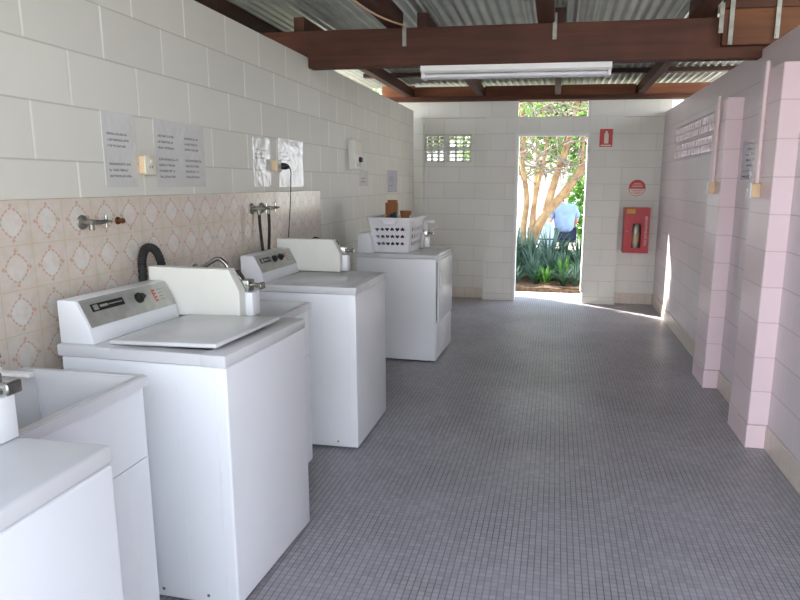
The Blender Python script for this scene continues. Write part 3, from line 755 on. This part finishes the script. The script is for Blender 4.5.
b = BM(); tube(b, smooth_pts([(.03, .112, .20), (.035, .15, .19), (.03, .17, .15), (.02, .15, .10), (.02, .118, .08)]), .006, 8); obj('cable', b, 'rubber', mb, smooth=True)
# ------------------------------------------------------------------ right wall fittings
for (y, zt, zb, lab, lab2) in [(5.10, 2.12, 1.515, 'pink painted conduit down the right wall on the side of the far pier', 'switch box at the foot of the conduit on the side of the far pier'),
                       (4.02, 2.17, 1.508, 'pink painted conduit on the side of the near pier', 'ivory switch box at the foot of the conduit on the near pier')]:
    b = BM(); tube(b, [(XP-.014, y, zb), (XP-.014, y, zt)], .0125, 12)
    for z in (zb+.06, (zb+zt)/2, zt-.05): box(b, XP-.003, XP-.0003, y-.03, y+.03, z-.01, z+.01)
    tag(obj('conduit', b, 'pinkpipe', smooth=True), lab, 'conduit', 'conduits on the right wall')
    r = thing('switch_box', lab2, 'switch', (XP, y, zb-.083), 0, 'switch boxes on the right wall')
    b = BM(); box(b, -.05, -.0005, -.045, .045, 0, .082, .006, 3); obj('mounting_box', b, 'ivory', r, smooth=True)
    b = BM(); box(b, -.06, -.0505, -.05, .05, -.004, .086, .003, 2); obj('face', b, 'plastic_white', r, smooth=True)
    b = BM(); box(b, -.066, -.0605, -.012, .012, .03, .055, .002, 1); obj('rocker', b, 'ivory_pale', r)
b = BM(); box(b, XR-.003, XR-.0005, 4.475, 4.83, 1.528, 1.788)
tag(obj('wall_notice', b, notice_mat('notice_right', [(4.50, 4.81)], 0, [0, 1, 2, 3, 4, 5, 6], 1.785, .036, 7, 'b8b8c4', 'c0bcc6', 1, '4a4c58', .9)), 'notice with dark lines of print on the right wall between the piers', 'notice')
# ------------------------------------------------------------------ far wall fittings
def text(body, size, loc, mat, parent, rot=(math.pi/2, 0, 0)):
    cu = bpy.data.curves.new('t', 'FONT'); cu.body = body; cu.size = size; cu.extrude = .0006; cu.align_x = 'CENTER'; cu.align_y = 'CENTER'
    to = bpy.data.objects.new('tmp', cu); COL.objects.link(to)
    dg = bpy.context.evaluated_depsgraph_get(); me = bpy.data.meshes.new_from_object(to.evaluated_get(dg))
    bpy.data.objects.remove(to)
    me.materials.clear(); me.materials.append(MT[mat]); o = bpy.data.objects.new('lettering', me); COL.objects.link(o)
    o.location = loc; o.rotation_euler = rot; o.parent = parent; return o
sg = thing('extinguisher_sign', 'red rectangular sign with white extinguisher strip right of the doorway', 'sign', (.567, 8.24, 1.93))
b = BM(); box(b, -.076, .076, -.004, -.0005, 0, .21, .001, 1); obj('panel', b, 'signred', sg)
b = BM(); prism(b, [(-.022, .04), (.028, .04), (.028, .15), (.015, .165), (.015, .185), (-.01, .185), (-.01, .165), (-.022, .15)], 1, -.0055, -.0042); obj('symbol', b, 'signwhite', sg)
b = BM(); box(b, -.06, .06, -.0055, -.0042, .012, .024); obj('caption_bar', b, 'signwhite', sg)
sg = thing('round_sign', 'round red and white sign above the extinguisher cabinet', 'sign', (.978, 8.36, 1.445))
b = BM(); lathe(b, [(.1, -.004), (.1, -.0005)], seg=36, axis=1); obj('disc', b, 'signred', sg)
b = BM(); pts = [(.094*math.cos(a), .094*math.sin(a)) for a in [math.pi+.12+i*(math.pi-.24)/16 for i in range(17)]]
prism(b, [(x, z) for x, z in pts if z < -.0]+[], 1, -.0055, -.0042); obj('white_half', b, 'signwhite', sg)
b = BM()
for z, w in ((.055, .04), (.035, .058), (.015, .066)): box(b, -w, w, -.0055, -.0042, z-.003, z+.003)
obj('print_line', b, 'signwhite', sg)
b = BM()
for z, w in ((-.03, .066), (-.05, .055), (-.068, .03)): box(b, -w, w, -.0068, -.0057, z-.003, z+.003)
obj('print_line', b, 'signred', sg)
fc = thing('extinguisher_cabinet', 'red fire extinguisher cabinet on the wall right of the doorway', 'cabinet', (.98, 8.36, .665))
w, h, dp = .148, .545, .19
b = BM(); box(b, -w, w, -.01, -.0005, 0, h); box(b, -w, -w+.01, -dp, -.01, 0, h); box(b, w-.01, w, -dp, -.01, 0, h); box(b, -w+.01, w-.01, -dp, -.01, 0, .01); box(b, -w+.01, w-.01, -dp, -.01, h-.01, h); obj('case', b, 'red', fc)
b = BM(); wx0, wx1, wz0, wz1 = -.052, .055, .06, .355
y0, y1 = -dp-.012, -dp-.0005
box(b, -w, wx0, y0, y1, 0, h); box(b, wx1, w, y0, y1, 0, h); box(b, wx0, wx1, y0, y1, 0, wz0); box(b, wx0, wx1, y0, y1, wz1, h); dr = obj('door', b, 'red', fc)
b = BM(); tube(b, [(-.112, y0, .26), (-.112, y0-.012, .26)], .008, 10); obj('lock', b, 'chrome', dr)
b = BM(); box(b, -.128, -.028, y0-.002, y0-.0003, .478, .53); obj('yellow_label', b, 'yellow', dr)
text('FIRE EXTINGUISHER', .040, (.108, y0-.0015, .27), 'signwhite', fc, (math.pi/2, -math.pi/2, 0))
ex = thing('fire_extinguisher', 'silver fire extinguisher standing inside the red cabinet', 'fire extinguisher', (.98, 8.36-.10, .676))
b = BM(); lathe(b, [(.045, 0), (.05, .01), (.05, .30), (.035, .335), (.015, .35), (.015, .37)], seg=24); obj('cylinder', b, 'silver', ex, smooth=True)
b = BM(); lathe(b, [(.0505, .10), (.0505, .22)], seg=24); obj('label_band', b, 'ivory', ex, smooth=True)
b = BM(); box(b, -.012, .012, -.045, .02, .371, .385, .002, 1); box(b, -.01, .01, -.045, .0, .395, .405, .002, 1); obj('valve', b, 'black', ex)

# ------------------------------------------------------------------ outside
b = BM(); box(b, -40, 40, -30, 60, -.25, -.12); struct('ground', b, 'ground')
b = BM(); box(b, -4, 5, 8.625, 9.05, -.11, -.006, .01, 2); struct('path_slab', b, 'concrete')
b = BM(); box(b, -3.2, 3.2, -5.5, -.605, -.11, -.004, .01, 2); struct('path_front', b, 'concrete')
b = BM()
nx, ny = 60, 40; g = [[b.verts.new((-4+9*i/nx, 9.05+5.5*j/ny, .04+.03*math.sin(i*1.7+j*.9)*math.sin(j*1.3)+random.uniform(0, .03))) for j in range(ny+1)] for i in range(nx+1)]
for i in range(nx):
    for j in range(ny): b.faces.new([g[i][j], g[i+1][j], g[i+1][j+1], g[i][j+1]])
tag(obj('leaf_mulch', b, 'mulch'), 'brown leaf mulch covering the garden bed outside the doorway', 'mulch', kind='stuff')
b = BM(); box(b, -4, 5, 9.0501, 9.11, -.11, .045, .01, 2); tag(obj('bed_edging', b, 'mulch'), 'low timber edging along the front of the garden bed', 'edging')

def blade_clump(n, L, w, spread, seed, curl=.6):
    b = BM(); rnd = random.Random(seed)
    for i in range(n):
        a = rnd.uniform(0, 2*math.pi); le = L*rnd.uniform(.65, 1.1); lean = rnd.uniform(.1, 1)*spread
        d = Vector((math.cos(a), math.sin(a), 0)); s = Vector((-d.y, d.x, 0)); base = d*rnd.uniform(0, .05)
        prev = None; K = 6
        for k in range(K+1):
            t = k/K; out = lean*le*(t**1.5); hgt = le*(t-curl*lean*t*t*.9)
            p = base+d*out+Vector((0, 0, max(hgt, 0)))
            ww = w*(1-t**2.2)*.5+.001
            cur = (b.verts.new(p-s*ww), b.verts.new(p+Vector((0, 0, -ww*.4))), b.verts.new(p+s*ww))
            if prev:
                b.faces.new([prev[0], prev[1], cur[1], cur[0]]); b.faces.new([prev[1], prev[2], cur[2], cur[1]])
            prev = cur
    return b
spots = []
rnd = random.Random(3)
kinds = [('leaf_dark', 'dark green'), ('leaf_grey', 'grey green'), ('leaf_bright', 'bright green')]
protos = {}
for k, (m, nm) in enumerate(kinds):
    me_o = obj('strap_leaf_plant', blade_clump(70, .48 if k != 2 else .44, .026, 1.0, 10+k), m); protos[k] = me_o
used = {}
rows = [(9.36, .24, .72), (9.72, .25, .9), (10.1, .27, 1.2), (10.6, .29, 1.7)]
names_row = ['front row', 'second row', 'third row', 'back row']
posn = ['far left', 'left', 'left of centre', 'centre', 'right of centre', 'right', 'far right']
for ri, (y, dx, sc) in enumerate(rows):
    cx_ = -.075*y/9.4*1.0-.0
    for i in range(7):
        x = cx_+(i-3)*dx*.86+rnd.uniform(-.05, .05)
        k = 2 if (ri, i) in ((0, 3), (1, 4), (3, 6)) else (1 if rnd.random() < .42 else 0)
        o = protos[k] if k not in used else protos[k].copy()
        if k in used: COL.objects.link(o)
        used[k] = 1
        o.location = (x, y+rnd.uniform(-.07, .07), .05); o.rotation_euler.z = rnd.uniform(0, 6); s_ = sc*rnd.uniform(.8, 1.1); o.scale = (s_, s_, s_)
        tag(o, '%s strap leaved plant, %s in the %s of the garden bed' % (kinds[k][1], posn[i], names_row[ri]), 'plant', 'strap leaved plants in the garden bed')

def leaves(bm, c, r, n, size, seed, flat=.8):
    rnd = random.Random(seed)
    for i in range(n):
        while True:
            p = Vector((rnd.uniform(-1, 1), rnd.uniform(-1, 1), rnd.uniform(-1, 1)))
            if p.length < 1: break
        p = Vector((p.x*r[0], p.y*r[1], p.z*r[2]))+Vector(c)
        a = Vector((rnd.gauss(0, 1), rnd.gauss(0, 1), rnd.gauss(0, 1)*.6)).normalized(); q = a.cross(Vector((rnd.gauss(0, 1), rnd.gauss(0, 1), rnd.gauss(0, 1)))).normalized()
        s = size*rnd.uniform(.6, 1.3)
        vs = [bm.verts.new(p-a*s), bm.verts.new(p+q*s*.45), bm.verts.new(p+a*s), bm.verts.new(p-q*s*.45)]
        bm.faces.new(vs)
def limb(b, pts, r0, r1, seg=8):
    P = smooth_pts(pts, 5); n = len(P); tube(b, P, [r0+(r1-r0)*i/(n-1) for i in range(n)], seg)
# main pale branching tree, seen through the doorway
tr = thing('garden_tree', 'pale barked tree with forked leaning trunks outside the doorway', 'tree', (-.47, 11.2, .03))
b = BM()
limb(b, [(0, 0, 0), (.02, 0, .3), (.11, 0, .54), (.30, 0, .93), (.54, .0, 1.22), (.77, 0, 1.55), (1.0, -.05, 1.88), (1.35, -.1, 2.4), (1.7, -.1, 2.9)], .10, .04)
limb(b, [(.32, .02, .98), (.40, .05, 1.35), (.52, .1, 1.77), (.66, .1, 2.25), (.8, .15, 3.0)], .075, .03)
limb(b, [(-.02, 0, .1), (-.06, .05, .67), (-.02, .1, 1.2), (-.12, .1, 1.85), (-.1, .1, 2.4), (-.3, .2, 3.2)], .06, .025)
limb(b, [(.08, 0, .5), (.10, 0, 1.0), (.16, .05, 1.4), (.28, .1, 2.1), (.2, .1, 2.7)], .05, .018)
limb(b, [(.54, 0, 1.2), (.66, .1, 1.3), (.85, .15, 1.7), (.9, .2, 2.3)], .05, .02)
obj('trunk', b, 'bark', tr, smooth=True)
b = BM(); rnd = random.Random(11)
for i in range(150):
    p = Vector((rnd.uniform(-.35, 1.35), rnd.uniform(-.5, .6), rnd.uniform(1.55, 2.95)))
    d = Vector((rnd.gauss(0, 1), rnd.gauss(0, .5), rnd.gauss(.3, .8))).normalized()
    q = [p]
    for k in range(4):
        d = (d+Vector((rnd.gauss(0, .3), rnd.gauss(0, .3), rnd.gauss(-.05, .3)))).normalized(); q.append(q[-1]+d*rnd.uniform(.12, .25))
    limb(b, q, rnd.uniform(.010, .02), .004, 5)
obj('twigs', b, 'twig', tr)
b = BM(); leaves(b, (.35, .5, 2.75), (1.3, .8, .8), 1500, .05, 5); leaves(b, (-.2, .4, 2.0), (.5, .4, .5), 420, .045, 6); leaves(b, (.7, .6, 1.9), (.5, .4, .6), 420, .045, 8)
obj('foliage', b, 'leaf_tree', tr)
def bush(name, label, c, r, n, size, mat, seed, trunk=True):
    t = thing(name, label, 'tree', (c[0], c[1], -.12), 0, 'trees and shrubs beyond the garden')
    b = BM(); limb(b, [(0, 0, 0), (.05, 0, c[2]*.5), (0, .05, c[2]+r[2]*.3)], .08, .03); limb(b, [(.03, 0, c[2]*.4), (r[0]*.4, 0, c[2]), (r[0]*.6, 0, c[2]+r[2]*.5)], .05, .02)
    obj('trunk', b, 'bark', t, smooth=True)
    b = BM(); leaves(b, (0, 0, c[2]+.12), r, n, size, seed); obj('foliage', b, mat, t)
bush('leafy_tree', 'light green leafy tree at the upper left of the doorway view', (-1.3, 13.9, 2.5), (.9, .6, 1.0), 2200, .08, 'leaf_tree', 21)
bush('leafy_tree', 'green shrub right behind the person in the pale blue shirt', (.95, 13.6, 1.2), (.75, .6, 1.1), 2600, .08, 'leaf_bright', 22)
bush('leafy_tree', 'tall mid green tree at the upper right of the doorway view', (.7, 15.6, 3.0), (1.4, .8, 1.3), 3800, .10, 'leaf_mid', 23)
bush('leafy_tree', 'broad green tree crown above the lintel of the doorway', (-.6, 18.0, 4.2), (2.2, .9, 1.3), 4600, .11, 'leaf_tree', 24)
bush('leafy_tree', 'green tree seen through the pierced vent blocks', (-3.1, 12.2, 2.55), (1.3, .7, .62), 5200, .08, 'leaf_tree', 25)
bush('leafy_tree', 'unseen leafy tree added left of the doorway to narrow the sun streak', (-4.0, 10.5, 3.7), (.81, .81, 1.7), 9000, .07, 'leaf_mid', 31)  # added out of view, crown shades part of the sun coming through the door
# white building beyond
r = thing('white_building', 'bright white rendered building beyond the garden', 'building', (-3.5, 19.5, -.12))
b = BM(); box(b, -4.5, 4.2, 0, 4, 0, 2.45); obj('wall', b, 'render_white', r)
b = BM(); box(b, -4.6, 4.3, -.1, 4.1, 2.4505, 2.52); obj('roof', b, 'iron', r)
b = BM(); box(b, 1.0, 2.0, -.03, -.0005, 1.0, 2.1); obj('window', b, 'galv', r)

# gas bottle
gb = thing('gas_bottle', 'pale blue grey gas bottle standing left of the seated person', 'gas bottle', (-.15, 11.9, .03))
b = BM(); lathe(b, [(.13, 0), (.13, .03), (.15, .06), (.155, .12), (.155, .58), (.145, .64), (.10, .69), (.05, .71)], seg=24); obj('cylinder', b, 'gas', gb, smooth=True)
b = BM(); lathe(b, [(.1565, .46), (.1565, .485)], seg=24); obj('band', b, 'trousers', gb)
b = BM(); lathe(b, [(.085, .695), (.09, .70), (.09, .765), (.08, .765)], seg=20); obj('collar', b, 'gas', gb, smooth=True)

# seated person, back towards the room, on a garden chair
def skinned(name, joints, edges, mat, parent, sub=2, root=0):
    me = bpy.data.meshes.new(name); me.from_pydata([j[0] for j in joints], edges, []); me.materials.append(MT[mat])
    o = bpy.data.objects.new(name, me); COL.objects.link(o); o.parent = parent
    sk = o.modifiers.new('skin', 'SKIN'); sk.use_smooth_shade = True
    for i, j in enumerate(joints):
        rr = j[1] if isinstance(j[1], tuple) else (j[1], j[1]); me.skin_vertices[0].data[i].radius = rr; me.skin_vertices[0].data[i].use_root = (i == root)
    s = o.modifiers.new('sub', 'SUBSURF'); s.levels = sub; s.render_levels = sub
    return o
ch = thing('garden_chair', 'dark folding garden chair under the person in the pale blue shirt', 'chair', (.165, 12.05, .03), .0)
b = BM(); box(b, -.22, .22, -.2, .22, .42, .45, .01, 2); obj('seat', b, 'black', ch)
for sx_ in (-1, 1):
    for sy_ in (-1, 1):
        b = BM(); tube(b, [(sx_*.2, sy_*.2, 0), (sx_*.19, sy_*.17, .42)], .013, 8); obj('leg', b, 'white_paint', ch)
pe = thing('person', 'person in a pale blue shirt seated with back turned, beyond the garden plants', 'person', (.165, 12.05, .03), .3)
# local: facing +y (away from the room), leaning forward a little
def arm(s): return [((s*.19, .06, 1.02), .055), ((s*.25, .03, .80), .046), ((s*.22, .22, .66), .036), ((s*.18, .30, .65), .028)]
joints = [((0, -.02, .55), (.15, .12)), ((0, -.02, .75), (.15, .11)), ((0, .03, .95), (.165, .11)), ((0, .10, 1.04), (.10, .08)), ((0, .19, 1.09), .05), ((0, .26, 1.11), .06)]
edges = [(0, 1), (1, 2), (2, 3), (3, 4), (4, 5)]
def add(chain, root):
    global joints, edges
    p = root
    for j in chain: joints.append(j); edges.append((p, len(joints)-1)); p = len(joints)-1
    return p
for s in (-1, 1):
    add(arm(s), 2)
    add([((s*.11, .02, .54), .085), ((s*.13, .42, .53), .062), ((s*.13, .44, .12), .042), ((s*.13, .54, .05), .035)], 0)
body = skinned('body', joints, edges, 'skin', pe)
HB_ = Matrix.Translation((0, .31, 1.13)) @ Matrix.Rotation(-math.radians(48), 4, 'X')
hd = BM(); bmesh.ops.create_uvsphere(hd, u_segments=24, v_segments=16, radius=1)
for v in hd.verts:
    c = v.co; x, y, z = c.x*.078, c.y*.098, c.z*.118
    if c.z < 0: x *= 1-.25*(-c.z); y *= 1-.12*(-c.z)
    if c.y > .8 and abs(c.x) < .2 and -.35 < c.z < .15: y += .018
    v.co = HB_ @ Vector((x, y, z))
for s in (-1, 1):
    e_ = BM(); lathe(e_, [(.012, -.006), (.026, 0), (.012, .006)], (s*.082, -.01, -.01), 10, 0); bmesh.ops.transform(e_, matrix=HB_, verts=e_.verts); merge(hd, e_)
obj('head', hd, 'skin', pe, smooth=True)
b = BM(); bmesh.ops.create_uvsphere(b, u_segments=24, v_segments=16, radius=1)
for v in b.verts:
    c = v.co; yy = c.y*.105; zz_ = c.z*.125
    if c.y > .3 and c.z < .45: yy *= .3
    v.co = HB_ @ Vector((c.x*.086, yy-.01, zz_*(1 if c.z > -.5 else .8)+.015))
obj('hair', b, 'hair', pe, smooth=True)
b = BM()
for s in (-1, 1):
    e_ = BM(); lathe(e_, [(.004, .092), (.011, .093), (.008, .097)], (s*.028, 0, .015), 10, 1); bmesh.ops.transform(e_, matrix=HB_, verts=e_.verts); merge(b, e_)
obj('eyes', b, 'black', pe)
sj = [((0, -.02, .56), (.19, .155)), ((0, -.025, .75), (.19, .15)), ((0, .02, .94), (.215, .15)), ((0, .10, 1.045), (.15, .115))]
se = [(0, 1), (1, 2), (2, 3)]
for s in (-1, 1):
    n0 = len(sj); sj += [((s*.20, .06, 1.0), .09), ((s*.26, .03, .82), .07)]; se += [(2, n0), (n0, n0+1)]
skinned('shirt', sj, se, 'shirt', pe)
tj = [((0, -.01, .54), (.17, .14))]; te = []
for s in (-1, 1):
    n0 = len(tj); tj += [((s*.12, .04, .535), .10), ((s*.13, .42, .53), .078), ((s*.13, .44, .14), .056)]; te += [(0, n0), (n0, n0+1), (n0+1, n0+2)]
skinned('trousers', tj, te, 'trousers', pe)
for s in (-1, 1):
    b = BM(); box(b, s*.13-.045, s*.13+.045, .40, .64, 0, .075, .025, 3); obj('shoe', b, 'black', pe, smooth=True)
    b = BM(); c = Vector((s*.16, .31, .65))
    box(b, c.x-.035, c.x+.035, c.y, c.y+.08, c.z-.014, c.z+.014, .010, 3)
    for k in range(4):
        fx = c.x-.027+k*.018; L = (.06, .07, .066, .052)[k]
        tube(b, smooth_pts([(fx, c.y+.075, c.z), (fx, c.y+.075+L*.6, c.z-.005), (fx, c.y+.075+L, c.z-.025)], 3), .008, 8)
    tube(b, smooth_pts([(c.x-s*.03, c.y+.02, c.z), (c.x-s*.055, c.y+.05, c.z-.005), (c.x-s*.05, c.y+.085, c.z-.015)], 3), .009, 8)
    obj('hand', b, 'skin', pe, smooth=True)
